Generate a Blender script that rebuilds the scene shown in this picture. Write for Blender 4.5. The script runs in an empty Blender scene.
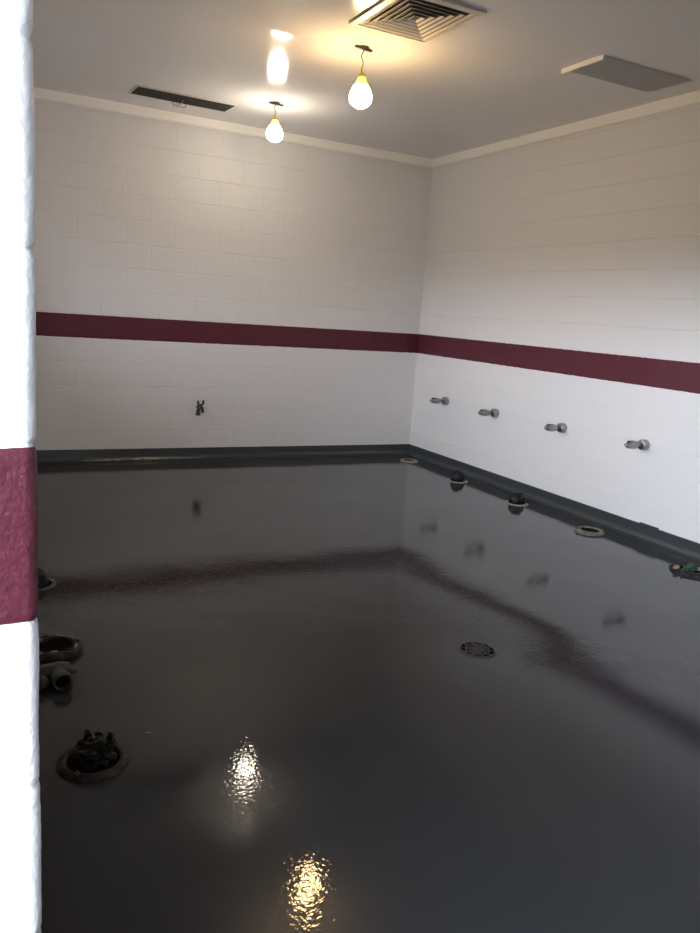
import bpy, bmesh, math, random
from mathutils import Vector, Matrix, noise
random.seed(7)
S = bpy.context.scene
COL = S.collection
PI = math.pi
C = 0.2032            # one block course
Z0 = 0.055            # level of the first course joint above the finished floor

# ------------------------------------------------------------------ helpers
def link(name, bm, mat, parent=None, smooth=False):
    me = bpy.data.meshes.new(name)
    bmesh.ops.recalc_face_normals(bm, faces=bm.faces[:])
    bm.to_mesh(me); bm.free()
    if mat: me.materials.append(mat)
    if smooth:
        for p in me.polygons: p.use_smooth = True
    o = bpy.data.objects.new(name, me); COL.objects.link(o)
    if parent: o.parent = parent
    return o

def thing(name, label, cat, loc=(0, 0, 0), rotz=0, group=None):
    o = bpy.data.objects.new(name, None); COL.objects.link(o)
    o.empty_display_size = .05
    o.location = loc; o.rotation_euler = (0, 0, rotz)
    o['label'] = label; o['category'] = cat
    if group: o['group'] = group
    return o

def tag(o, label, cat, group=None):
    o['label'] = label; o['category'] = cat
    if group: o['group'] = group
    return o

def struct(o):
    o['kind'] = 'structure'; return o

def add_box(bm, x0, x1, y0, y1, z0, z1):
    v = [bm.verts.new((x, y, z)) for z in (z0, z1) for y in (y0, y1) for x in (x0, x1)]
    for f in ((0, 2, 3, 1), (4, 5, 7, 6), (0, 1, 5, 4), (2, 6, 7, 3), (0, 4, 6, 2), (1, 3, 7, 5)):
        bm.faces.new([v[i] for i in f])

def bev_box(bm, x0, x1, y0, y1, z0, z1, b=.002, seg=2):
    t = bmesh.new(); add_box(t, x0, x1, y0, y1, z0, z1)
    bmesh.ops.bevel(t, geom=t.edges[:], offset=b, segments=seg, affect='EDGES', profile=.5)
    me = bpy.data.meshes.new('t'); t.to_mesh(me); t.free(); bm.from_mesh(me); bpy.data.meshes.remove(me)

def add_lathe(bm, prof, n=32, mat=None, wob=None, cap=True):
    """prof: list of (radius, z); revolved about z; mat: Matrix to place it"""
    rings = []
    for r, z in prof:
        ring = []
        for k in range(n):
            a = 2 * PI * k / n
            rr = r * (1 + (wob(a, z) if wob else 0))
            p = Vector((rr * math.cos(a), rr * math.sin(a), z))
            ring.append(bm.verts.new(mat @ p if mat else p))
        rings.append(ring)
    for a, b in zip(rings, rings[1:]):
        for k in range(n):
            bm.faces.new((a[k], a[(k + 1) % n], b[(k + 1) % n], b[k]))
    if cap:
        for r in (rings[0], rings[-1]):
            try: bm.faces.new(r)
            except ValueError: pass

def add_tube(bm, pts, rad, n=10):
    pts = [Vector(p) for p in pts]
    rings = []
    for i, p in enumerate(pts):
        d = (pts[min(i + 1, len(pts) - 1)] - pts[max(i - 1, 0)]).normalized()
        q = d.to_track_quat('Z', 'Y').to_matrix()
        r = rad[i] if isinstance(rad, (list, tuple)) else rad
        rings.append([bm.verts.new(p + q @ Vector((r * math.cos(2 * PI * k / n), r * math.sin(2 * PI * k / n), 0))) for k in range(n)])
    for a, b in zip(rings, rings[1:]):
        for k in range(n): bm.faces.new((a[k], a[(k + 1) % n], b[(k + 1) % n], b[k]))
    bm.faces.new(rings[0]); bm.faces.new(rings[-1])

def smoothstep(a, b, x):
    t = max(0, min(1, (x - a) / (b - a))); return t * t * (3 - 2 * t)

# ------------------------------------------------------------------ materials
def new_mat(name):
    m = bpy.data.materials.new(name); m.use_nodes = True
    nt = m.node_tree; b = nt.nodes['Principled BSDF']
    return m, nt, b

def mat(name, col, rough=.5, metal=0, bump=0, bscale=60, spec=.5, var=0, vscale=20):
    m, nt, b = new_mat(name)
    b.inputs['Base Color'].default_value = (*col, 1)
    b.inputs['Roughness'].default_value = rough
    b.inputs['Metallic'].default_value = metal
    b.inputs['Specular IOR Level'].default_value = spec
    tc = nt.nodes.new('ShaderNodeTexCoord')
    if var:
        n = nt.nodes.new('ShaderNodeTexNoise'); n.inputs['Scale'].default_value = vscale; n.inputs['Detail'].default_value = 5
        nt.links.new(tc.outputs['Object'], n.inputs['Vector'])
        r = nt.nodes.new('ShaderNodeValToRGB')
        r.color_ramp.elements[0].position = .35; r.color_ramp.elements[1].position = .65
        r.color_ramp.elements[0].color = (*[c * (1 - var) for c in col], 1)
        r.color_ramp.elements[1].color = (*[min(1, c * (1 + var)) for c in col], 1)
        nt.links.new(n.outputs['Fac'], r.inputs['Fac']); nt.links.new(r.outputs['Color'], b.inputs['Base Color'])
    if bump:
        n = nt.nodes.new('ShaderNodeTexNoise'); n.inputs['Scale'].default_value = bscale; n.inputs['Detail'].default_value = 4
        nt.links.new(tc.outputs['Object'], n.inputs['Vector'])
        bp = nt.nodes.new('ShaderNodeBump'); bp.inputs['Strength'].default_value = 1; bp.inputs['Distance'].default_value = bump
        nt.links.new(n.outputs['Fac'], bp.inputs['Height']); nt.links.new(bp.outputs['Normal'], b.inputs['Normal'])
    return m

WHITE = (.73, .725, .735)
MAROON = (.098, .019, .033)

def block_paint():
    """painted block wall: white with one maroon course, slightly wavering cut line, semi-gloss, pitted"""
    m, nt, b = new_mat('painted_block')
    N, L = nt.nodes, nt.links
    g = N.new('ShaderNodeNewGeometry'); sx = N.new('ShaderNodeSeparateXYZ'); L.new(g.outputs['Position'], sx.inputs[0])
    wob = N.new('ShaderNodeTexNoise'); wob.inputs['Scale'].default_value = 22; L.new(g.outputs['Position'], wob.inputs['Vector'])
    wm = N.new('ShaderNodeMath'); wm.operation = 'MULTIPLY_ADD'; wm.inputs[1].default_value = .008; wm.inputs[2].default_value = -.004
    L.new(wob.outputs['Fac'], wm.inputs[0])
    za = N.new('ShaderNodeMath'); za.operation = 'ADD'; L.new(sx.outputs['Z'], za.inputs[0]); L.new(wm.outputs[0], za.inputs[1])
    lo = N.new('ShaderNodeMath'); lo.operation = 'GREATER_THAN'; lo.inputs[1].default_value = Z0 + 5 * C + .003; L.new(za.outputs[0], lo.inputs[0])
    hi = N.new('ShaderNodeMath'); hi.operation = 'LESS_THAN'; hi.inputs[1].default_value = Z0 + 6 * C - .004; L.new(za.outputs[0], hi.inputs[0])
    st = N.new('ShaderNodeMath'); st.operation = 'MULTIPLY'; L.new(lo.outputs[0], st.inputs[0]); L.new(hi.outputs[0], st.inputs[1])
    mx = N.new('ShaderNodeMix'); mx.data_type = 'RGBA'
    mx.inputs['A'].default_value = (*WHITE, 1); mx.inputs['B'].default_value = (*MAROON, 1)
    L.new(st.outputs[0], mx.inputs['Factor']); L.new(mx.outputs['Result'], b.inputs['Base Color'])
    b.inputs['Roughness'].default_value = .36; b.inputs['Specular IOR Level'].default_value = .3
    n1 = N.new('ShaderNodeTexNoise'); n1.inputs['Scale'].default_value = 130; n1.inputs['Detail'].default_value = 3; L.new(g.outputs['Position'], n1.inputs['Vector'])
    bp = N.new('ShaderNodeBump'); bp.inputs['Strength'].default_value = .6; bp.inputs['Distance'].default_value = .0035
    L.new(n1.outputs['Fac'], bp.inputs['Height']); L.new(bp.outputs['Normal'], b.inputs['Normal'])
    return m

def floor_paint():
    """poured grey floor coating: glossy, faintly rippled (orange peel)"""
    m, nt, b = new_mat('grey_floor_coating')
    N, L = nt.nodes, nt.links
    g = N.new('ShaderNodeNewGeometry')
    v = N.new('ShaderNodeTexNoise'); v.inputs['Scale'].default_value = 1.3; v.inputs['Detail'].default_value = 3; L.new(g.outputs['Position'], v.inputs['Vector'])
    r = N.new('ShaderNodeValToRGB'); r.color_ramp.elements[0].position = .3; r.color_ramp.elements[1].position = .7
    r.color_ramp.elements[0].color = (.032, .0345, .038, 1); r.color_ramp.elements[1].color = (.037, .040, .044, 1)
    L.new(v.outputs['Fac'], r.inputs['Fac']); L.new(r.outputs['Color'], b.inputs['Base Color'])
    b.inputs['Roughness'].default_value = .03; b.inputs['IOR'].default_value = 1.45; b.inputs['Specular IOR Level'].default_value = .26
    n1 = N.new('ShaderNodeTexNoise'); n1.inputs['Scale'].default_value = 72; n1.inputs['Detail'].default_value = 2; L.new(g.outputs['Position'], n1.inputs['Vector'])
    n2 = N.new('ShaderNodeTexNoise'); n2.inputs['Scale'].default_value = 9; n2.inputs['Detail'].default_value = 2; L.new(g.outputs['Position'], n2.inputs['Vector'])
    bp = N.new('ShaderNodeBump'); bp.inputs['Strength'].default_value = 1; bp.inputs['Distance'].default_value = FLOOR_RIPPLE
    L.new(n1.outputs['Fac'], bp.inputs['Height'])
    b2 = N.new('ShaderNodeBump'); b2.inputs['Strength'].default_value = 1; b2.inputs['Distance'].default_value = .0004
    L.new(n2.outputs['Fac'], b2.inputs['Height']); L.new(bp.outputs['Normal'], b2.inputs['Normal'])
    L.new(b2.outputs['Normal'], b.inputs['Normal'])
    return m

FLOOR_RIPPLE = .00034
M_BLOCK = block_paint()
M_FLOOR = floor_paint()
M_CEIL = mat('ceiling_enamel', (.74, .73, .73), .13, bump=.0006, bscale=35)
M_TRIM = mat('trim_paint', (.92, .90, .87), .4)
M_PLAIN = mat('plain_white_paint', (.78, .77, .76), .5)

def base_paint():
    m, nt, b = new_mat('grey_base_coating')
    N, L = nt.nodes, nt.links
    g = N.new('ShaderNodeNewGeometry'); sx = N.new('ShaderNodeSeparateXYZ'); L.new(g.outputs['Position'], sx.inputs[0])
    n = N.new('ShaderNodeTexNoise'); n.inputs['Scale'].default_value = 14; n.inputs['Detail'].default_value = 5; L.new(g.outputs['Position'], n.inputs['Vector'])
    def cmp(op, sock, val):
        k = N.new('ShaderNodeMath'); k.operation = op; k.inputs[1].default_value = val; L.new(sock, k.inputs[0]); return k.outputs[0]
    def mul(a, c):
        k = N.new('ShaderNodeMath'); k.operation = 'MULTIPLY'; L.new(a, k.inputs[0]); L.new(c, k.inputs[1]); return k.outputs[0]
    # a pale, noise-broken streak low on the back run
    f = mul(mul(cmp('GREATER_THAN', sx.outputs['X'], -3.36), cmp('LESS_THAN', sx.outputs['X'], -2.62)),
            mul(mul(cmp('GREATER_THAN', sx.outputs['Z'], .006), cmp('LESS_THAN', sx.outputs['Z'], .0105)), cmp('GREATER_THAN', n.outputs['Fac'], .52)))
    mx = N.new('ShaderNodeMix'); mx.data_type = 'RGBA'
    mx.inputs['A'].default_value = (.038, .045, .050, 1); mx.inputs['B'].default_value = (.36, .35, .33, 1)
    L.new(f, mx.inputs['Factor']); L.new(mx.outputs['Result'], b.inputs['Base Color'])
    b.inputs['Roughness'].default_value = .28
    bp = N.new('ShaderNodeBump'); bp.inputs['Strength'].default_value = .5; bp.inputs['Distance'].default_value = .003
    L.new(n.outputs['Fac'], bp.inputs['Height']); L.new(bp.outputs['Normal'], b.inputs['Normal'])
    return m
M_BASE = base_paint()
M_CHROME = mat('worn_chrome', (.33, .33, .335), .36, 1, var=.15, vscale=60)
M_DARKMET = mat('dark_metal', (.06, .06, .065), .4, .6)
M_BRASS = mat('tarnished_brass', (.07, .06, .055), .4, .8)
M_VENT = mat('vent_enamel', (.68, .65, .58), .4)
M_DARKVENT = mat('dark_vent', (.035, .036, .036), .6)
M_BLACK = mat('hole_shade_black', (.003, .003, .003), .9, spec=.05)  # flat black that stands in for the shade inside holes
M_RUBBER = mat('black_rubber', (.006, .006, .0065), .4, bump=.003, bscale=40, spec=.25)
M_BAG = mat('black_plastic_film', (.003, .003, .003), .4, spec=.25, bump=.006, bscale=70)
M_PALE = mat('pale_flange_plastic', (.20, .185, .165), .45, var=.3, vscale=35)
M_GREYRING = mat('grey_coated_flange', (.028, .028, .026), .35, var=.4, vscale=30, bump=.004, bscale=50)
M_RUST = mat('rusty_flange', (.030, .022, .018), .6, spec=.2, var=.75, vscale=28, bump=.006, bscale=45)
M_PVC = mat('grey_pipe', (.042, .043, .037), .45, spec=.3, var=.25, vscale=20)
M_OLIVE = mat('olive_flange', (.11, .105, .08), .5, var=.4, vscale=30, bump=.004, bscale=40)
M_DIRTYRING = mat('dirty_flange', (.014, .013, .011), .55, spec=.2, var=.6, vscale=35, bump=.006, bscale=45)
M_CHIPPED = mat('chipped_grout', (.16, .145, .11), .45, var=.3, vscale=60)
M_GREEN = mat('green_scrap', (.012, .065, .032), .4, var=.5, vscale=40)
M_PINK = mat('orange_pink_scrap', (.24, .15, .11), .6)
M_DRAIN = mat('coated_drain', (.018, .018, .017), .4, bump=.003, bscale=60)
M_DRAINBAR = mat('coated_drain_bars', (.014, .0145, .0145), .45)
M_WIRE = mat('grey_wire', (.25, .22, .18), .5)
M_CLIP = mat('clip_wire', (.35, .36, .34), .4)
M_CORD = mat('cord', (.22, .16, .10), .5)
M_PAPER = mat('pale_chip', (.15, .14, .125), .7)
M_FRAME = mat('window_frame_paint', (.6, .6, .6), .4)

def glass_mat():
    m = bpy.data.materials.new('window_glass'); m.use_nodes = True
    nt = m.node_tree; nt.nodes.clear()
    o = nt.nodes.new('ShaderNodeOutputMaterial'); mx = nt.nodes.new('ShaderNodeMixShader')
    t = nt.nodes.new('ShaderNodeBsdfTransparent'); g = nt.nodes.new('ShaderNodeBsdfGlossy'); g.inputs['Roughness'].default_value = .02
    f = nt.nodes.new('ShaderNodeFresnel'); f.inputs['IOR'].default_value = 1.45
    nt.links.new(f.outputs[0], mx.inputs[0]); nt.links.new(t.outputs[0], mx.inputs[1]); nt.links.new(g.outputs[0], mx.inputs[2])
    nt.links.new(mx.outputs[0], o.inputs['Surface'])
    return m
M_GLASS = glass_mat()

def bulb_mat(name, body, neck, strength, zneck):
    """glowing bulb, deeper yellow where the neck sits in its holder (z in the lamp's own space)"""
    m, nt, b = new_mat(name)
    N, L = nt.nodes, nt.links
    tc = N.new('ShaderNodeTexCoord'); sx = N.new('ShaderNodeSeparateXYZ'); L.new(tc.outputs['Object'], sx.inputs[0])
    mr = N.new('ShaderNodeMapRange'); mr.inputs['From Min'].default_value = zneck - .042; mr.inputs['From Max'].default_value = zneck - .026
    L.new(sx.outputs['Z'], mr.inputs['Value'])
    mx = N.new('ShaderNodeMix'); mx.data_type = 'RGBA'; mx.inputs['A'].default_value = (*body, 1); mx.inputs['B'].default_value = (*neck, 1)
    L.new(mr.outputs['Result'], mx.inputs['Factor'])
    ms = N.new('ShaderNodeMapRange'); ms.inputs['From Min'].default_value = zneck - .042; ms.inputs['From Max'].default_value = zneck - .026
    ms.inputs['To Min'].default_value = strength; ms.inputs['To Max'].default_value = .9
    L.new(sx.outputs['Z'], ms.inputs['Value'])
    L.new(mx.outputs['Result'], b.inputs['Emission Color']); L.new(ms.outputs['Result'], b.inputs['Emission Strength'])
    b.inputs['Base Color'].default_value = (.8, .75, .6, 1); b.inputs['Roughness'].default_value = .3
    return m

# ------------------------------------------------------------------ setting
XL = -4.307; YF = -6.16; HC = 3.0          # left wall face, front of the wall end, ceiling
XA, YA = -6.1, -10.6                        # outer room
WZ0, WZ1 = 1.24, 2.15                       # window sill / head
OPX = -2.0                                  # right side of the opening we look through
OPZ = 2.15

def floor_h(x, y):
    d = math.hypot(x + 2.3, y + 4.41)
    h = -.012 * math.exp(-(d / .55) ** 2)
    h += -.0026 * math.exp(-((x + 1.93) ** 2 + (y + 4.50) ** 2) / .24 ** 2)
    h += .0016 * noise.noise((x * 1.3, y * 1.3, 3.1)) + .0010 * noise.noise((x * 3.1, y * 3.1, 8.2))
    h *= smoothstep(0, .35, -x) * smoothstep(0, .35, -y)
    return h

def grid(bm, xs, ys, hf):
    V = [[bm.verts.new((x, y, hf(x, y))) for x in xs] for y in ys]
    for j in range(len(ys) - 1):
        for i in range(len(xs) - 1):
            bm.faces.new((V[j][i], V[j][i + 1], V[j + 1][i + 1], V[j + 1][i]))

def lin(a, b, n): return [a + (b - a) * i / n for i in range(n + 1)]

bm = bmesh.new()
grid(bm, lin(XA - .2, 0.2, 210), lin(YA - .2, .2, 330), floor_h)
fl = struct(link('floor', bm, M_FLOOR, smooth=True))

def ceil_h(x, y):
    # local ridge made up to split the lamp's ceiling reflection; otherwise broad gentle waves
    h = HC + .003 * noise.noise((x * .9, y * .9, 1.7))
    e = math.exp(-((x + 2.6) / .35) ** 2)
    h += -RIDGE * math.exp(-((y - RIDGE_Y) / .10) ** 2) * e
    return h
RIDGE, RIDGE_Y = .010, -2.50
bm = bmesh.new()
grid(bm, lin(XA - .2, .2, 180), lin(YA - .2, .2, 300), ceil_h)
V = [bm.verts.new(p) for p in ((XA - .2, YA - .2, HC + .15), (.2, YA - .2, HC + .15), (.2, .2, HC + .15), (XA - .2, .2, HC + .15))]
bm.faces.new(V)
struct(link('ceiling', bm, M_CEIL, smooth=True))

def block_face(bm, u0, u1, z0, z1, place, phase=.04, holes=(), bed=.0026, head=.0022, gw=.0045):
    """front of a block wall: every block a slightly proud pillow with V joints; place(u, z, d) maps to space (d = depth into wall)"""
    n0 = int(math.floor((z0 - Z0) / C)); n1 = int(math.ceil((z1 - Z0) / C))
    for r in range(n0, n1):
        za, zb = max(z0, Z0 + r * C), min(z1, Z0 + (r + 1) * C)
        if zb - za < .004: continue
        off = phase + (0 if r % 2 == 0 else -.2032)
        k = int(math.floor((u0 - off) / (2 * C)))
        while off + k * 2 * C < u1:
            a, b_ = max(u0, off + k * 2 * C), min(u1, off + (k + 1) * 2 * C)
            k += 1
            if b_ - a < .004: continue
            spans = [(a, b_, za, zb)]
            for (ha, hb, hz0, hz1) in holes:
                nxt = []
                for (sa, sb, sz0, sz1) in spans:
                    if sb <= ha or sa >= hb or sz1 <= hz0 or sz0 >= hz1: nxt.append((sa, sb, sz0, sz1)); continue
                    if sa < ha: nxt.append((sa, ha, sz0, sz1))
                    if sb > hb: nxt.append((hb, sb, sz0, sz1))
                    m0, m1 = max(sa, ha), min(sb, hb)
                    if sz0 < hz0: nxt.append((m0, m1, sz0, hz0))
                    if sz1 > hz1: nxt.append((m0, m1, hz1, sz1))
                spans = nxt
            j = [random.uniform(-.0005, .0005) for _ in range(4)]
            for (sa, sb, sz0, sz1) in spans:
                g = min(gw, (sb - sa) * .3, (sz1 - sz0) * .3)
                def vv(u, z, d): return bm.verts.new(place(u, z, d))
                # bed joints run through; head joints are shallower
                b0, b1, t0, t1 = vv(sa, sz0, bed), vv(sb, sz0, bed), vv(sa, sz1, bed), vv(sb, sz1, bed)
                la, lb = vv(sa, sz0 + g, head), vv(sa, sz1 - g, head)
                ra, rb = vv(sb, sz0 + g, head), vv(sb, sz1 - g, head)
                i0, i1, i2, i3 = vv(sa + g, sz0 + g, j[0]), vv(sb - g, sz0 + g, j[1]), vv(sb - g, sz1 - g, j[2]), vv(sa + g, sz1 - g, j[3])
                for fc in ((i0, i1, i2, i3), (b0, b1, ra, i1, i0, la), (la, i0, i3, lb), (i1, ra, rb, i2), (lb, i3, i2, rb, t1, t0)):
                    bm.faces.new(fc)

# back wall (face y = 0) and right wall (face x = 0)
bm = bmesh.new()
block_face(bm, XL - .2, .2, -.1, HC + .05, lambda u, z, d: (u, d, z), bed=.0042, head=.0021, gw=.0050)
add_box(bm, XL - .2, .2, .0045, .2, -.1, HC + .05)
struct(link('wall_back', bm, M_BLOCK))
bm = bmesh.new()
block_face(bm, YF, 0, -.1, HC + .05, lambda u, z, d: (d, u, z), phase=-.16, bed=.0040, head=.0007)
add_box(bm, .0045, .2, YA - .2, 0, -.1, HC + .05)
block_face(bm, YA, YF - .2, -.1, HC + .05, lambda u, z, d: (d, u, z), phase=-.16)
struct(link('wall_right', bm, M_BLOCK))

# left wall with unseen windows added as slits, steering daylight to the right wall
UNSEEN_WINS = [(-.78 - k * .68 - .41, -.78 - k * .68) for k in range(7)]
TL = .32              # left wall made thick so its deep reveals narrow the daylight
holes = [(a, b, WZ0, WZ1) for a, b in UNSEEN_WINS]
bm = bmesh.new()
block_face(bm, YF + .2, 0, -.1, HC + .05, lambda u, z, d: (XL - d, u, z), holes=holes)
def wall_with_holes(bm, u0, u1, z0, z1, holes, boxf):
    us = sorted({u0, u1, *[h[0] for h in holes], *[h[1] for h in holes]})
    for a, b in zip(us, us[1:]):
        hz = [h for h in holes if h[0] <= a and h[1] >= b]
        if hz:
            boxf(a, b, z0, hz[0][2]); boxf(a, b, hz[0][3], z1)
        else: boxf(a, b, z0, z1)
wall_with_holes(bm, YF + .2, .0, -.1, HC + .05, holes, lambda a, b, p, q: add_box(bm, XL - TL, XL - .003, a, b, p, q))
struct(link('wall_left', bm, M_BLOCK))

def window(n, xa, xb, ya, yb, z0, z1, mull=True):
    """an opening in a wall lying across x (axis y) : frame, mullion, pane, sill"""
    root = bpy.data.objects.new('window_%d' % n, None); COL.objects.link(root); struct(root)
    root.location = ((xa + xb) / 2, (ya + yb) / 2, z0)
    cx, cy = root.location.x, root.location.y
    f = bmesh.new(); t = .025 if not mull else .045; d0, d1 = -.03, .03
    W = yb - ya; H = z1 - z0
    add_box(f, d0, d1, -W / 2, -W / 2 + t, 0, H); add_box(f, d0, d1, W / 2 - t, W / 2, 0, H)
    add_box(f, d0, d1, -W / 2 + t, W / 2 - t, 0, t); add_box(f, d0, d1, -W / 2 + t, W / 2 - t, H - t, H)
    struct(link('window_frame', f, M_FRAME, root))
    if mull:
        f = bmesh.new(); add_box(f, d0 + .005, d1 - .005, -.016, .016, t, H - t)
        struct(link('mullion', f, M_FRAME, root))
    for s in ((-1, 1) if mull else (0,)):
        f = bmesh.new()
        a, b = ((-W / 2 + t, W / 2 - t), (.016, W / 2 - t), (-W / 2 + t, -.016))[s]
        vv = [f.verts.new(p) for p in ((0, a, t), (0, b, t), (0, b, H - t), (0, a, H - t))]; f.faces.new(vv)
        struct(link('pane', f, M_GLASS, root))
for i, (a, b) in enumerate(UNSEEN_WINS):
    window(i + 1, XL - TL, XL - TL + .1, a, b, WZ0, WZ1, mull=False)

# the wall end we look past: painted block with a rounded, lumpy corner, beside the opening
def pier_profile():
    """(x, y) along the front face, round the arris and along the reveal"""
    R = .014; P = []
    x = XL - .30
    while x < XL - R - .001:
        P.append((x, YF, 0, -1)); x += .02 if x < XL - .12 else .0032
    for k in range(9):
        a = -PI / 2 + (PI / 2) * k / 8
        P.append((XL - R + R * math.cos(a), YF + R + R * math.sin(a), math.cos(a), math.sin(a)))
    y = YF + R + .004
    while y < YF + .2:
        P.append((XL, y, 1, 0)); y += .004 if y < YF + .03 else .02
    P.append((XL, YF + .2, 1, 0))
    return P
bm = bmesh.new()
P = pier_profile(); zs = []
z = 0.0
while z < HC:
    zs.append(z); z += .0042 if .5 < z < 1.95 else .02
zs.append(HC)
rows = []
for z in zs:
    fz = ((z - Z0) / C) % 1.0 * C; dj = min(fz, C - fz)
    groove = .0042 * math.exp(-(dj / .0042) ** 2)
    row = []
    for (x, y, nx, ny) in P:
        q = Vector((x, y, z))
        e = .0006 * noise.noise(q * 70) + .0004 * noise.noise(q * 160 + Vector((3, 1, 2))) + .0016 * noise.noise(q * 12)
        e -= groove
        row.append(bm.verts.new((x + nx * e, y + ny * e, z)))
    rows.append(row)
for a, b in zip(rows, rows[1:]):
    for k in range(len(P) - 1): bm.faces.new((a[k], a[k + 1], b[k + 1], b[k]))
add_box(bm, XL - .30, XL - .012, YF + .012, YF + .2, -.1, HC)
o = struct(link('wall_front', bm, M_BLOCK, smooth=True))
# the rest of that wall: left of the pier, right of the opening, and over it
bm = bmesh.new()
add_box(bm, XA, XL - .295, YF + .003, YF + .2, -.1, HC + .05)
block_face(bm, XA, XL - .3, -.1, HC + .05, lambda u, z, d: (u, YF + d, z))
struct(link('wall_front_left', bm, M_BLOCK))
bm = bmesh.new()
add_box(bm, OPX, .0, YF, YF + .2, -.1, HC + .05)
struct(link('wall_front_right', bm, M_BLOCK))
bm = bmesh.new(); add_box(bm, XL, OPX, YF, YF + .2, OPZ, HC + .05)
struct(link('wall_front_header', bm, M_BLOCK))
# the room the photo is taken from
WH = (-10.3, -6.60, .90, 2.92)  # unseen window, added to light the wall end and floor
bm = bmesh.new()
wall_with_holes(bm, YA - .2, YF + .2, -.1, HC + .05, [WH], lambda a, b, p, q: add_box(bm, XA - .2, XA, a, b, p, q))
struct(link('wall_outer_left', bm, M_PLAIN))
window(len(UNSEEN_WINS) + 1, XA - .2, XA, WH[0], WH[1], WH[2], WH[3])
bm = bmesh.new(); add_box(bm, XA, 0, YA - .2, YA, -.1, HC + .05)
struct(link('wall_outer_back', bm, M_PLAIN))

# ceiling trim (a shallow cove) along back and right walls
def run_profile(bm, prof, x_or_y, a, b):
    """prof: (distance out of wall, z). 'back' runs along x, 'right' along y, mitred in the corner"""
    v = []
    for s, e in ((a, 0), (b, 1)):
        row = []
        for d, z in prof:
            if x_or_y == 'back': row.append(bm.verts.new((s if not (e == 1) else b - d, -d, z)))
            elif x_or_y == 'right': row.append(bm.verts.new((-d, s if not (e == 1) else b - d, z)))
            else: row.append(bm.verts.new((XL + d, s if not (e == 1) else b - d, z)))
        v.append(row)
    n = len(prof)
    for k in range(n): bm.faces.new((v[0][k], v[0][(k + 1) % n], v[1][(k + 1) % n], v[1][k]))
    bm.faces.new(v[0]); bm.faces.new(v[1])
TP = [(-.01, 2.922), (.012, 2.922), (.020, 2.927), (.024, 2.935), (.024, 3.02), (-.01, 3.02)]
for n, side, a, b in ((1, 'back', XL - .02, 0), (2, 'right', YF + .2, 0), (3, 'left', YF + .2, 0)):
    bm = bmesh.new(); run_profile(bm, TP, side, a, b); struct(link('trim_%d' % n, bm, M_TRIM))
# coved base, same coating as the floor
BP = [(-.01, .103), (.006, .103), (.008, .098), (.009, .040), (.014, .022), (.024, .010), (.040, .004), (.055, .0015), (.055, -.02), (-.01, -.02)]
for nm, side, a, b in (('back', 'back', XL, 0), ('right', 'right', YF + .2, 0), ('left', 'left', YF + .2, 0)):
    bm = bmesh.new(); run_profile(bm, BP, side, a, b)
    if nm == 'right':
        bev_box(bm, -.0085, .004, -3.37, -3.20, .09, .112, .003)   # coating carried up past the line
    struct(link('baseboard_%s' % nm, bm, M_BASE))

# ------------------------------------------------------------------ ceiling fittings
def lamp(loc, label, body, neck, strength, drop, length, rmax, bar_rot, other):
    t = thing('pendant_lamp', label, 'lamp', loc, 0, 'bare pendant lamps')
    bm = bmesh.new()
    add_lathe(bm, [(.030, 0), (.030, -.006), (.022, -.011), (.006, -.013)], 20)
    m = Matrix.Rotation(bar_rot, 4, 'Z')
    tb = bmesh.new(); bev_box(tb, -.062, .062, -.012, .012, -.017, -.007, .003)
    for v in tb.verts: v.co = m @ v.co
    me = bpy.data.meshes.new('t'); tb.to_mesh(me); tb.free(); bm.from_mesh(me)
    link('ceiling_bracket', bm, M_DARKMET, t, True)
    bm = bmesh.new()
    pts = []
    n = 26
    for i in range(n + 1):
        f = i / n; z = -.012 - f * (drop - .012)
        a = 10 * f; r = .010 * math.sin(PI * f) * (1 - .5 * f)
        pts.append((r * math.cos(a) - .006 * math.sin(PI * f), r * math.sin(a), z))
    add_tube(bm, pts, .0032, 8)
    link('cord', bm, M_CORD, t, True)
    bm = bmesh.new()
    add_lathe(bm, [(.004, -drop + .010), (.015, -drop + .008), (.020, -drop), (.022, -drop - .018), (.019, -drop - .024)], 24)
    link('lamp_holder', bm, mat('yellow_holder', (.62, .40, .03), .4), t, True)
    bm = bmesh.new()
    prof = [(.017, 0), (.019, .02)]
    K = 30
    zs_, R = [], []
    for k in range(K + 1):
        f = 1 - (1 - k / K) ** 1.5 if k else 0
        f = k / K if k < K * .75 else .75 + .25 * math.sin((k / K - .75) / .25 * PI / 2)
        # teardrop: narrow neck swelling to its fullest low down, then a round bottom
        top = .020 + (rmax - .020) * smoothstep(-.12, .66, f)
        bot = rmax * math.sqrt(max(0, 1 - ((f - .64) / .36) ** 2)) if f > .64 else rmax
        zs_.append(-drop - .016 - f * (length - .016)); R.append(max(min(top, bot), .0006))
    add_lathe(bm, list(zip(R, zs_)), 32)
    link('bulb', bm, bulb_mat('bulb_glow_' + other, body, neck, strength, -drop - .03), t, True)
    return t
lamp((-2.065, -.941, HC), 'glowing teardrop pendant lamp near the back wall, whiter and farther of the two', (1, .87, .70), (1, .60, .10), 43, .112, .178, .065, .15, 'white')
lamp((-2.128, -2.525, HC), 'glowing warm yellow teardrop pendant lamp hanging beside the square ceiling diffuser', (1, .66, .30), (1, .50, .03), 62, .155, .192, .069, .25, 'warm')

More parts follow.
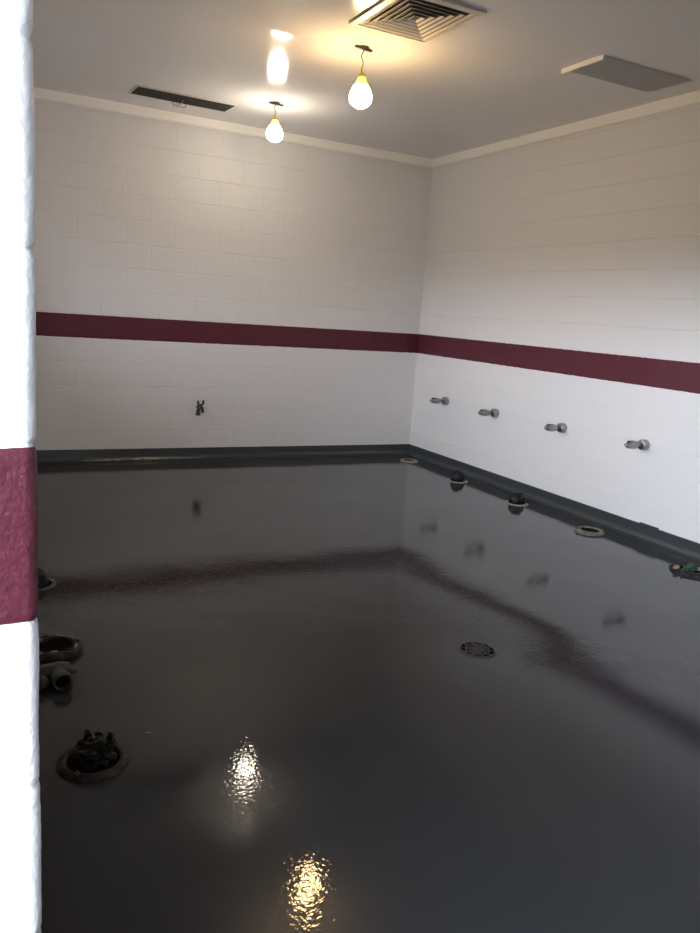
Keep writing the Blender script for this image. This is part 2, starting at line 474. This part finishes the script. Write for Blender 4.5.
def rect_ring(bm, ax, ay, bx, by, za, zb, th=.004):
    """sloped frame between half-size (ax, ay) at height za and (bx, by) at height zb, with thickness"""
    def loop(hx, hy, z): return [bm.verts.new((s * hx, q * hy, z)) for s, q in ((-1, -1), (1, -1), (1, 1), (-1, 1))]
    A, B = loop(ax, ay, za), loop(bx, by, zb); A2, B2 = loop(ax, ay, za + th), loop(bx, by, zb + th)
    for k in range(4):
        j = (k + 1) % 4
        bm.faces.new((A[k], A[j], B[j], B[k])); bm.faces.new((A2[k], B2[k], B2[j], A2[j]))
        bm.faces.new((A[k], A2[k], A2[j], A[j])); bm.faces.new((B[k], B[j], B2[j], B2[k]))

t = thing('ceiling_diffuser', 'large square ceiling diffuser with nested sloping vanes at the top edge', 'vent', (-2.133, -3.12, HC - .003))
HX, HY = .250, .292
bm = bmesh.new()
rect_ring(bm, HX, HY, HX - .036, HY - .036, -.010, -.014, .010)
link('flange', bm, M_VENT, t)
bm = bmesh.new(); add_box(bm, -HX + .036, HX - .036, -HY + .036, HY - .036, -.0035, -.002)  # flat dark plate stands in for the shaded duct
link('throat_shade_plate', bm, M_DARKVENT, t)
for k in range(6):
    f = 1 - k / 6.0
    ax, ay = (HX - .042) * f, (HY - .042) * f
    bm = bmesh.new()
    rect_ring(bm, max(ax - .015, .004), max(ay - .016, .006), ax, ay, -.0055, -.0118, .0012)
    link('vane', bm, M_VENT, t)

t = thing('slot_vent', 'long narrow dark slot vent in the ceiling above the back wall', 'vent', (-2.682, -.535, HC - .0025), math.radians(2))
bm = bmesh.new()
rect_ring(bm, .400, .135, .385, .120, -.003, -.006, .003)
link('vent_frame', bm, M_VENT, t)
bm = bmesh.new(); add_box(bm, -.386, .386, -.121, .121, -.0028, -.001)  # flat black plate stands in for shade in the recess
link('throat_shade_plate', bm, M_BLACK, t)
for k in range(6):
    bm = bmesh.new(); y = -.105 + k * .042
    v = [bm.verts.new(p) for p in ((-.384, y, -.003), (.384, y, -.003), (.384, y + .014, -.009), (-.384, y + .014, -.009),
                                   (-.384, y + .002, -.0025), (.384, y + .002, -.0025), (.384, y + .016, -.0085), (-.384, y + .016, -.0085))]
    for f in ((0, 1, 2, 3), (4, 7, 6, 5), (0, 4, 5, 1), (3, 2, 6, 7), (0, 3, 7, 4), (1, 5, 6, 2)): bm.faces.new([v[i] for i in f])
    link('blade', bm, M_DARKVENT, t)
bm = bmesh.new()
add_tube(bm, [(-.055, .125, -.008), (-.052, .118, -.030), (-.02, .110, -.040), (.02, .112, -.040), (.05, .120, -.034), (.055, .128, -.008)], .004, 8)
add_tube(bm, [(-.02, .110, -.040), (.0, .05, -.022), (.0, .02, -.009)], .003, 8)
link('wire_clip', bm, M_CLIP, t, True)

t = thing('return_grille', 'flat pale rectangular return grille standing proud of the ceiling near the right wall', 'vent', (-.600, -3.130, HC + .003))
bm = bmesh.new()
bev_box(bm, -.372, -.354, -.178, .178, -.030, -.001, .003)
link('end_flange', bm, M_TRIM, t)
bm = bmesh.new(); add_box(bm, -.354, .372, -.172, .172, -.007, -.0005); link('backing', bm, mat('grille_shade', (.66, .64, .62), .5), t)
bm = bmesh.new()
for k in range(28):
    y = -.168 + k * .0122
    v = [bm.verts.new(p) for p in ((-.353, y, -.012), (.370, y, -.012), (.370, y + .0085, -.0100), (-.353, y + .0085, -.0100))]
    v2 = [bm.verts.new(q.co + Vector((0, .002, .0))) for q in v]
    bm.faces.new(v); bm.faces.new(v2[::-1])
    for q in range(4): bm.faces.new((v[q], v2[q], v2[(q + 1) % 4], v[(q + 1) % 4]))
link('louvre_field', bm, mat('grille_enamel', (.80, .78, .75), .5), t)

# ------------------------------------------------------------------ wall fittings
def supply_stub(y, z, label, tw):
    t = thing('supply_stub', label, 'pipe fitting', (0, y, z), 0, 'chrome supply stubs on the right wall')
    ax = Matrix.Rotation(-PI / 2, 4, 'Y')       # lathe axis +z -> -x
    bm = bmesh.new()
    add_lathe(bm, [(.010, .0), (.036, .0), (.038, .004), (.038, .040), (.036, .046), (.028, .049), (.015, .050)], 32, ax)
    link('collar', bm, M_CHROME, t, True)
    bm = bmesh.new()
    add_lathe(bm, [(.0125, .044), (.0125, .082), (.014, .086)], 24, ax)
    link('neck', bm, M_CHROME, t, True)
    bm = bmesh.new()
    add_lathe(bm, [(.0125, .076), (.017, .080), (.023, .090), (.0275, .106), (.0285, .124), (.027, .146), (.0235, .166), (.018, .184), (.013, .196), (.009, .199), (.007, .194), (.004, .184)], 28, ax,
              wob=lambda a, z: .05 * math.cos(2 * a + tw))
    # worn slot on top
    nz = link('nozzle', bm, M_CHROME, t, True)
    bm = bmesh.new()
    bev_box(bm, -.180, -.125, -.008, .008, .018, .030, .003)
    o = link('slot_cap', bm, M_DARKMET, nz, True); o['label'] = 'dark flat cap on the nozzle'
    return t
for y, z, lab, tw in ((-.63, .650, 'chrome supply stub on the right wall nearest the back corner', .2),
                      (-1.43, .646, 'second chrome supply stub on the right wall out from the back corner', .5),
                      (-2.31, .652, 'third chrome supply stub on the right wall out from the back corner', .1),
                      (-3.15, .666, 'chrome supply stub on the right wall farthest from the back corner', .6)):
    supply_stub(y, z, lab, tw)

t = thing('wall_faucet', 'small dark faucet with a forked handle low on the back wall', 'faucet', (-2.325, 0, .488))
bm = bmesh.new(); rx = Matrix.Rotation(PI / 2, 4, 'X')
add_lathe(bm, [(.008, -.001), (.026, .0), (.026, .006), (.014, .012)], 24, rx); link('wall_plate', bm, M_BRASS, t, True)
bm = bmesh.new()
add_tube(bm, [(0, -.004, 0), (0, -.03, 0), (-.012, -.052, 0), (-.022, -.066, -.012), (-.027, -.070, -.030), (-.028, -.071, -.048)], [.013, .014, .018, .018, .017, .016], 16)
sp = link('spout', bm, M_BRASS, t, True)
bm = bmesh.new()
add_lathe(bm, [(.019, -.074), (.021, -.071), (.021, -.050), (.018, -.046)], 20, Matrix.Translation((-.028, -.071, .004))); link('hose_collar', bm, M_DARKMET, sp, True)
bm = bmesh.new(); add_tube(bm, [(0, -.040, 0), (.003, -.042, .022)], [.014, .011], 14)
sm = link('stem', bm, M_BRASS, t, True)
bm = bmesh.new()
add_tube(bm, [(-.024, -.042, .062), (-.022, -.042, .040), (-.014, -.042, .026), (.003, -.042, .021), (.018, -.042, .026), (.026, -.042, .040), (.027, -.042, .066)], .0105, 10)
link('handle', bm, M_DARKMET, sm, True)
bm = bmesh.new(); add_tube(bm, [(.024, -.006, -.002), (.026, -.03, -.014), (.024, -.036, -.052)], [.011, .012, .013], 12)
link('side_outlet', bm, M_DARKMET, t, True)

# ------------------------------------------------------------------ floor fittings
def wobble(seed, amp):
    return lambda a, z: amp * noise.noise((2.2 * math.cos(a) + seed, 2.2 * math.sin(a), seed * 1.7))

def flange(x, y, r, label, mring, seed=0, hole=.5, h=.016, bolts=True, group='open toilet flanges along the right wall', amp=.03, dark=True):
    z = floor_h(x, y)
    t = thing('toilet_flange', label, 'floor flange', (x, y, z), 0, group)
    ri = r * hole
    bm = bmesh.new()
    add_lathe(bm, [(r * 1.0, -.002), (r, h * .35), (r * .96, h * .7), (r * .86, h), (ri * 1.12, h * 1.1), (ri * 1.03, h * 1.0), (ri, h * .6), (ri, .001)], 48, None, wobble(seed + .3, amp), cap=False)
    rg = link('ring', bm, mring, t, True)
    bm = bmesh.new()
    add_lathe(bm, [(ri * 1.02, h * .62), (ri * .6, h * .60), (.002, h * .60)], 32, None, wobble(seed + .3, amp))
    link('pipe_shade_disc', bm, M_BLACK, t)  # flat black disc stands in for the shade down the pipe
    if bolts:
        for s in (-1, 1):
            bm = bmesh.new(); a = seed + (0 if s > 0 else PI)
            m = Matrix.Translation((math.cos(a) * (r + ri) / 2, math.sin(a) * (r + ri) / 2, h))
            add_lathe(bm, [(.009, -.004), (.009, .004), (.004, .005), (.004, .012), (.001, .013)], 10, m)
            link('bolt', bm, M_BRASS, rg, True)
    return t

def crumple(bm, rx, ry, rz, seed, amp=.35, fr=3.0, sub=4, floor=0.0, center=(0, 0, 0)):
    tb = bmesh.new(); bmesh.ops.create_icosphere(tb, subdivisions=sub, radius=1)
    for v in tb.verts:
        n = v.co.normalized()
        k = 1 + amp * noise.noise(n * fr + Vector((seed, seed * .7, 0))) + amp * .6 * noise.noise(n * fr * 2.3 + Vector((0, seed, 2)))
        k += amp * .5 * abs(noise.noise(n * fr * 4 + Vector((seed, 3, 1))))
        v.co = Vector((n.x * rx * k, n.y * ry * k, max(n.z * rz * k, floor))) + Vector(center)
    me = bpy.data.meshes.new('t'); tb.to_mesh(me); tb.free(); bm.from_mesh(me); bpy.data.meshes.remove(me)

# right-hand row, from the back corner towards the camera
flange(-.235, -.395, .094, 'pale open toilet flange in the floor of the back right corner', M_PALE, .4, .62, .014, bolts=False)
flange(-.275, -1.32, .094, 'toilet flange nearest the back corner that holds a smooth black dome plug', M_PALE, 1.1, .74, .008, bolts=False)
flange(-.270, -2.16, .094, 'toilet flange by the right wall under the second black dome plug from the corner', M_PALE, 1.9, .76, .008, bolts=False)
flange(-.285, -3.01, .108, 'olive grey open toilet flange with a dark mouth, below the right wall stubs', M_OLIVE, 2.6, .64, .020)
flange(-.290, -3.905, .135, 'dirty toilet flange at the right edge with green scrap in it', M_DIRTYRING, 3.3, .60, .022, amp=.10)

def plug(x, y, rx, rz, label, seed, z=.030, ragged=False):
    t = thing('pipe_plug', label, 'plug', (x, y, z + floor_h(x, y)), 0, 'black plugs in the floor flanges')
    bm = bmesh.new()
    crumple(bm, rx, rx * .95, rz, seed, .10 if not ragged else .32, 2.2, 4, -.024)
    link('dome', bm, M_RUBBER if not ragged else M_BAG, t, True)
    return t
p1 = plug(-.275, -1.318, .063, .066, 'round black dome plug in the flange nearest the back corner', 2.2)
bm = bmesh.new(); crumple(bm, .030, .026, .012, 5.1, .2, 2, 3, center=(-.008, .004, .060)); link('knot', bm, M_RUBBER, p1, True)
p2 = plug(-.270, -2.158, .065, .064, 'squat black dome plug in the middle flange by the right wall', 4.6)
bm = bmesh.new(); crumple(bm, .034, .028, .012, 7.1, .2, 2, 3, center=(.014, -.004, .056)); link('knot', bm, M_RUBBER, p2, True)

# scraps in the flange at the right edge
bm = bmesh.new(); crumple(bm, .040, .034, .020, 3.3, .6, 3.2, 4, -.004)
o = tag(link('green_scrap', bm, M_GREEN, None, True), 'crumpled green scrap lying in the flange at the right edge', 'scrap')
o.location = (-.300, -3.90, .022)
bm = bmesh.new(); crumple(bm, .019, .018, .018, 6.3, .5, 2.6, 3, -.008)
o = tag(link('orange_scrap', bm, M_PINK, None, True), 'small orange pink scrap on the left rim of the right edge flange', 'scrap')
o.location = (-.385, -3.865, .022)
bm = bmesh.new(); crumple(bm, .052, .022, .016, 9.3, .6, 2.6, 3, -.006)
o = tag(link('pale_scrap', bm, M_CHIPPED, None, True), 'pale torn scrap beside the green scrap at the right edge', 'scrap')
o.location = (-.245, -3.955, .030)

# left-hand row
tl = flange(-4.02, -4.742, .108, 'rusty broad toilet flange with torn black plastic, nearest the camera on the left', M_RUST, .9, .74, .016, group='toilet flanges along the left side', amp=.05)
t = thing('torn_bag', 'torn black plastic bag stuffed in the nearest left floor flange', 'bag', (-4.015, -4.735, .021 + floor_h(-4.0, -4.74)))
bm = bmesh.new(); crumple(bm, .058, .054, .046, 1.4, .34, 2.4, 5, -.010); link('bag_body', bm, M_BAG, t, True)
for k in range(11):
    a = k * 2 * PI / 11 + random.uniform(-.2, .2); hgt = random.uniform(.045, .062) if math.cos(a - .5) > -.1 else random.uniform(.03, .045)
    bm = bmesh.new(); r0 = random.uniform(.040, .052)
    ca, sa = math.cos(a), math.sin(a); w = random.uniform(.018, .028)
    pts = []
    for q in range(5):
        f = q / 4; ww = w * (1 - .75 * f) + .002
        c = Vector((ca * (r0 + .012 * f), sa * (r0 + .012 * f), hgt * f))
        tn = Vector((-sa, ca, 0)); nn = Vector((ca, sa, 0)) * .002
        j = Vector((random.uniform(-.004, .004), random.uniform(-.004, .004), 0))
        pts.append([bm.verts.new(c + j + s1 * tn * ww + s2 * nn) for s1, s2 in ((-1, -1), (1, -1), (1, 1), (-1, 1))])
    for A, B in zip(pts, pts[1:]):
        for q in range(4): bm.faces.new((A[q], A[(q + 1) % 4], B[(q + 1) % 4], B[q]))
    bm.faces.new(pts[0]); bm.faces.new(pts[-1])
    link('torn_flap', bm, M_BAG, t)

fl2 = flange(-4.035, -3.885, .112, 'dark broken toilet flange with chipped pale rim behind the grey pipe fitting', M_DIRTYRING, 1.7, .62, .030, group='toilet flanges along the left side', amp=.09, bolts=False)
for k in range(11):
    a = k * 2 * PI / 11 + random.uniform(-.2, .2); rr = random.uniform(.070, .104)
    bm = bmesh.new()
    crumple(bm, random.uniform(.012, .024), random.uniform(.006, .010), random.uniform(.006, .012), k * 1.3, .5, 2, 2)
    m = Matrix.Translation((rr * math.cos(a), rr * math.sin(a), .030)) @ Matrix.Rotation(a + PI / 2 + random.uniform(-.4, .4), 4, 'Z')
    for v in bm.verts: v.co = m @ v.co
    o = link('chipped_edge', bm, M_CHIPPED if k % 3 else M_DIRTYRING, fl2, True)

# grey pipe fitting lying in front of it: socket mouth facing the camera, side branch, collar
t = thing('pipe_elbow', 'grey plastic pipe fitting with an open black mouth lying on the left floor', 'pipe fitting', (-4.060, -4.185, floor_h(-4.05, -4.17)), math.radians(6)); t.scale = (.80, .80, .80)
bm = bmesh.new()
ry = Matrix.Rotation(PI / 2, 4, 'X')            # lathe +z -> -y
mm = Matrix.Translation((.010, -.005, .043)) @ ry
add_lathe(bm, [(.030, -.07), (.036, -.06), (.037, .02), (.043, .024), (.043, .062), (.040, .065), (.034, .064), (.033, .03)], 32, mm, cap=False)
link('socket', bm, M_PVC, t, True)
bm = bmesh.new(); add_lathe(bm, [(.0335, .030), (.001, .029)], 28, mm); link('mouth', bm, M_BLACK, t)  # black disc stands in for shade inside the socket
bm = bmesh.new()
add_tube(bm, [(-.10, .050, .043), (-.04, .055, .045), (.03, .060, .046), (.07, .055, .044)], [.040, .042, .040, .032], 24)
link('body', bm, M_PVC, t, True)
bm = bmesh.new()
add_tube(bm, [(.055, .03, .036), (.078, .020, .042), (.092, .016, .050)], [.012, .010, .008], 12)
link('spigot', bm, M_PVC, t, True)
bm = bmesh.new(); add_tube(bm, [(-.055, -.005, .034), (-.085, -.020, .030)], [.030, .032], 20); link('side_branch', bm, M_PVC, t, True)

# black capped stub mostly hidden by the wall end
t = thing('pipe_plug', 'black capped pipe stub half hidden behind the maroon stripe of the wall end', 'plug', (-4.035, -3.07, floor_h(-4.0, -3.07)), 0, 'black plugs in the floor flanges')
bm = bmesh.new(); crumple(bm, .064, .062, .085, 8.8, .15, 2, 4, .004); link('dome', bm, M_RUBBER, t, True)
bm = bmesh.new(); add_tube(bm, [(-.03, .0, .05), (-.028, .003, .12), (-.022, .004, .150)], [.034, .030, .018], 16); link('neck', bm, M_RUBBER, t, True)
flange(-4.035, -3.07, .100, 'grey toilet flange around the black capped stub behind the wall end', M_GREYRING, 2.2, .78, .008, bolts=False, group='toilet flanges along the left side')

# floor drain
t = thing('floor_drain', 'round dark floor drain grate set in the middle of the grey floor', 'drain', (-2.300, -4.412, floor_h(-2.3, -4.412) + .0012))
bm = bmesh.new(); add_lathe(bm, [(.090, -.003), (.088, .001), (.080, .003), (.076, .003), (.074, -.002)], 48, cap=False); link('rim', bm, M_DRAIN, t, True)
bm = bmesh.new(); add_lathe(bm, [(.078, -.0006), (.002, -.0006)], 40); link('pit', bm, M_BLACK, t)  # black disc stands in for shade below the grate
bm = bmesh.new()
for r in (.030, .052):
    add_lathe(bm, [(r - .005, -.0004), (r - .004, .003), (r + .004, .003), (r + .005, -.0004)], 40, cap=False)
add_lathe(bm, [(.014, -.0004), (.012, .004), (.001, .0045)], 20)
for k in range(10):
    a = k * PI / 5
    m = Matrix.Rotation(a, 4, 'Z'); tb = bmesh.new(); bev_box(tb, .010, .078, -.0045, .0045, -.0004, .003, .001, 1)
    for v in tb.verts: v.co = m @ v.co
    me = bpy.data.meshes.new('t'); tb.to_mesh(me); tb.free(); bm.from_mesh(me)
link('grate', bm, M_DRAINBAR, t, True)

# a stray chip on the floor
bm = bmesh.new(); crumple(bm, .010, .007, .003, 2.0, .5, 2, 2, -.001)
o = tag(link('paint_chip', bm, M_PAPER, None), 'tiny pale chip on the dark floor right of the torn bag', 'chip')
o.location = (-3.824, -4.627, floor_h(-3.82, -4.627) + .0015)

# ------------------------------------------------------------------ daylight
w = bpy.data.worlds.new('World'); S.world = w; w.use_nodes = True
nt = w.node_tree; nt.nodes.clear()
out = nt.nodes.new('ShaderNodeOutputWorld'); bg = nt.nodes.new('ShaderNodeBackground')
tc = nt.nodes.new('ShaderNodeTexCoord'); sx = nt.nodes.new('ShaderNodeSeparateXYZ'); nt.links.new(tc.outputs['Generated'], sx.inputs[0])
cr = nt.nodes.new('ShaderNodeValToRGB')
mr = nt.nodes.new('ShaderNodeMapRange'); mr.inputs['From Min'].default_value = -1; mr.inputs['From Max'].default_value = 1
nt.links.new(sx.outputs['Z'], mr.inputs['Value']); nt.links.new(mr.outputs['Result'], cr.inputs['Fac'])
e = cr.color_ramp.elements
e[0].position = 0; e[0].color = (.035, .034, .030, 1)
e[1].position = 1; e[1].color = (.76, .86, 1.0, 1)
q = e.new(.495); q.color = (.05, .05, .045, 1)
q = e.new(.53); q.color = (.84, .90, 1.0, 1)
bg.inputs['Strength'].default_value = 11.6
nt.links.new(cr.outputs['Color'], bg.inputs['Color']); nt.links.new(bg.outputs[0], out.inputs['Surface'])
# window portals tell the renderer where the sky comes in
def portal(name, x, y0, y1, z0, z1):
    l = bpy.data.lights.new(name, 'AREA'); l.shape = 'RECTANGLE'; l.size = z1 - z0; l.size_y = y1 - y0
    l.cycles.is_portal = True
    o = bpy.data.objects.new(name, l); COL.objects.link(o); o.location = (x, (y0 + y1) / 2, (z0 + z1) / 2)
    o.rotation_euler = (0, -PI / 2, 0); struct(o)
for a, b in UNSEEN_WINS: portal('window_daylight', XL - TL - .02, a, b, WZ0, WZ1)
portal('window_daylight', XA - .22, *WH)

# ------------------------------------------------------------------ camera
yaw, pit, roll, F = 0.482521118, 0.193832615, 0.0697544791, 779.389546
f = Vector((math.sin(yaw) * math.cos(pit), math.cos(yaw) * math.cos(pit), -math.sin(pit)))
r = Vector((math.cos(yaw), -math.sin(yaw), 0)); u = r.cross(f)
R_ = math.cos(roll) * r + math.sin(roll) * u; U_ = -math.sin(roll) * r + math.cos(roll) * u
cd = bpy.data.cameras.new('camera'); co = bpy.data.objects.new('camera', cd); COL.objects.link(co)
M = Matrix((R_, U_, -f)).transposed().to_4x4(); M.translation = (-4.39075182, -7.04260872, 1.38087429 + Z0)
co.matrix_world = M
cd.sensor_fit = 'VERTICAL'; cd.sensor_height = 36; cd.sensor_width = 27; cd.lens = F * 36 / 933
cd.clip_start = .02
S.camera = co
S.view_settings.view_transform = 'Standard'; S.view_settings.look = 'None'
S.view_settings.gamma = 1; S.view_settings.use_curve_mapping = False
S.view_settings.exposure = 1.12
S.cycles.use_denoising = True
S.cycles.max_bounces = 10; S.cycles.diffuse_bounces = 6; S.cycles.glossy_bounces = 5; S.cycles.transparent_max_bounces = 8
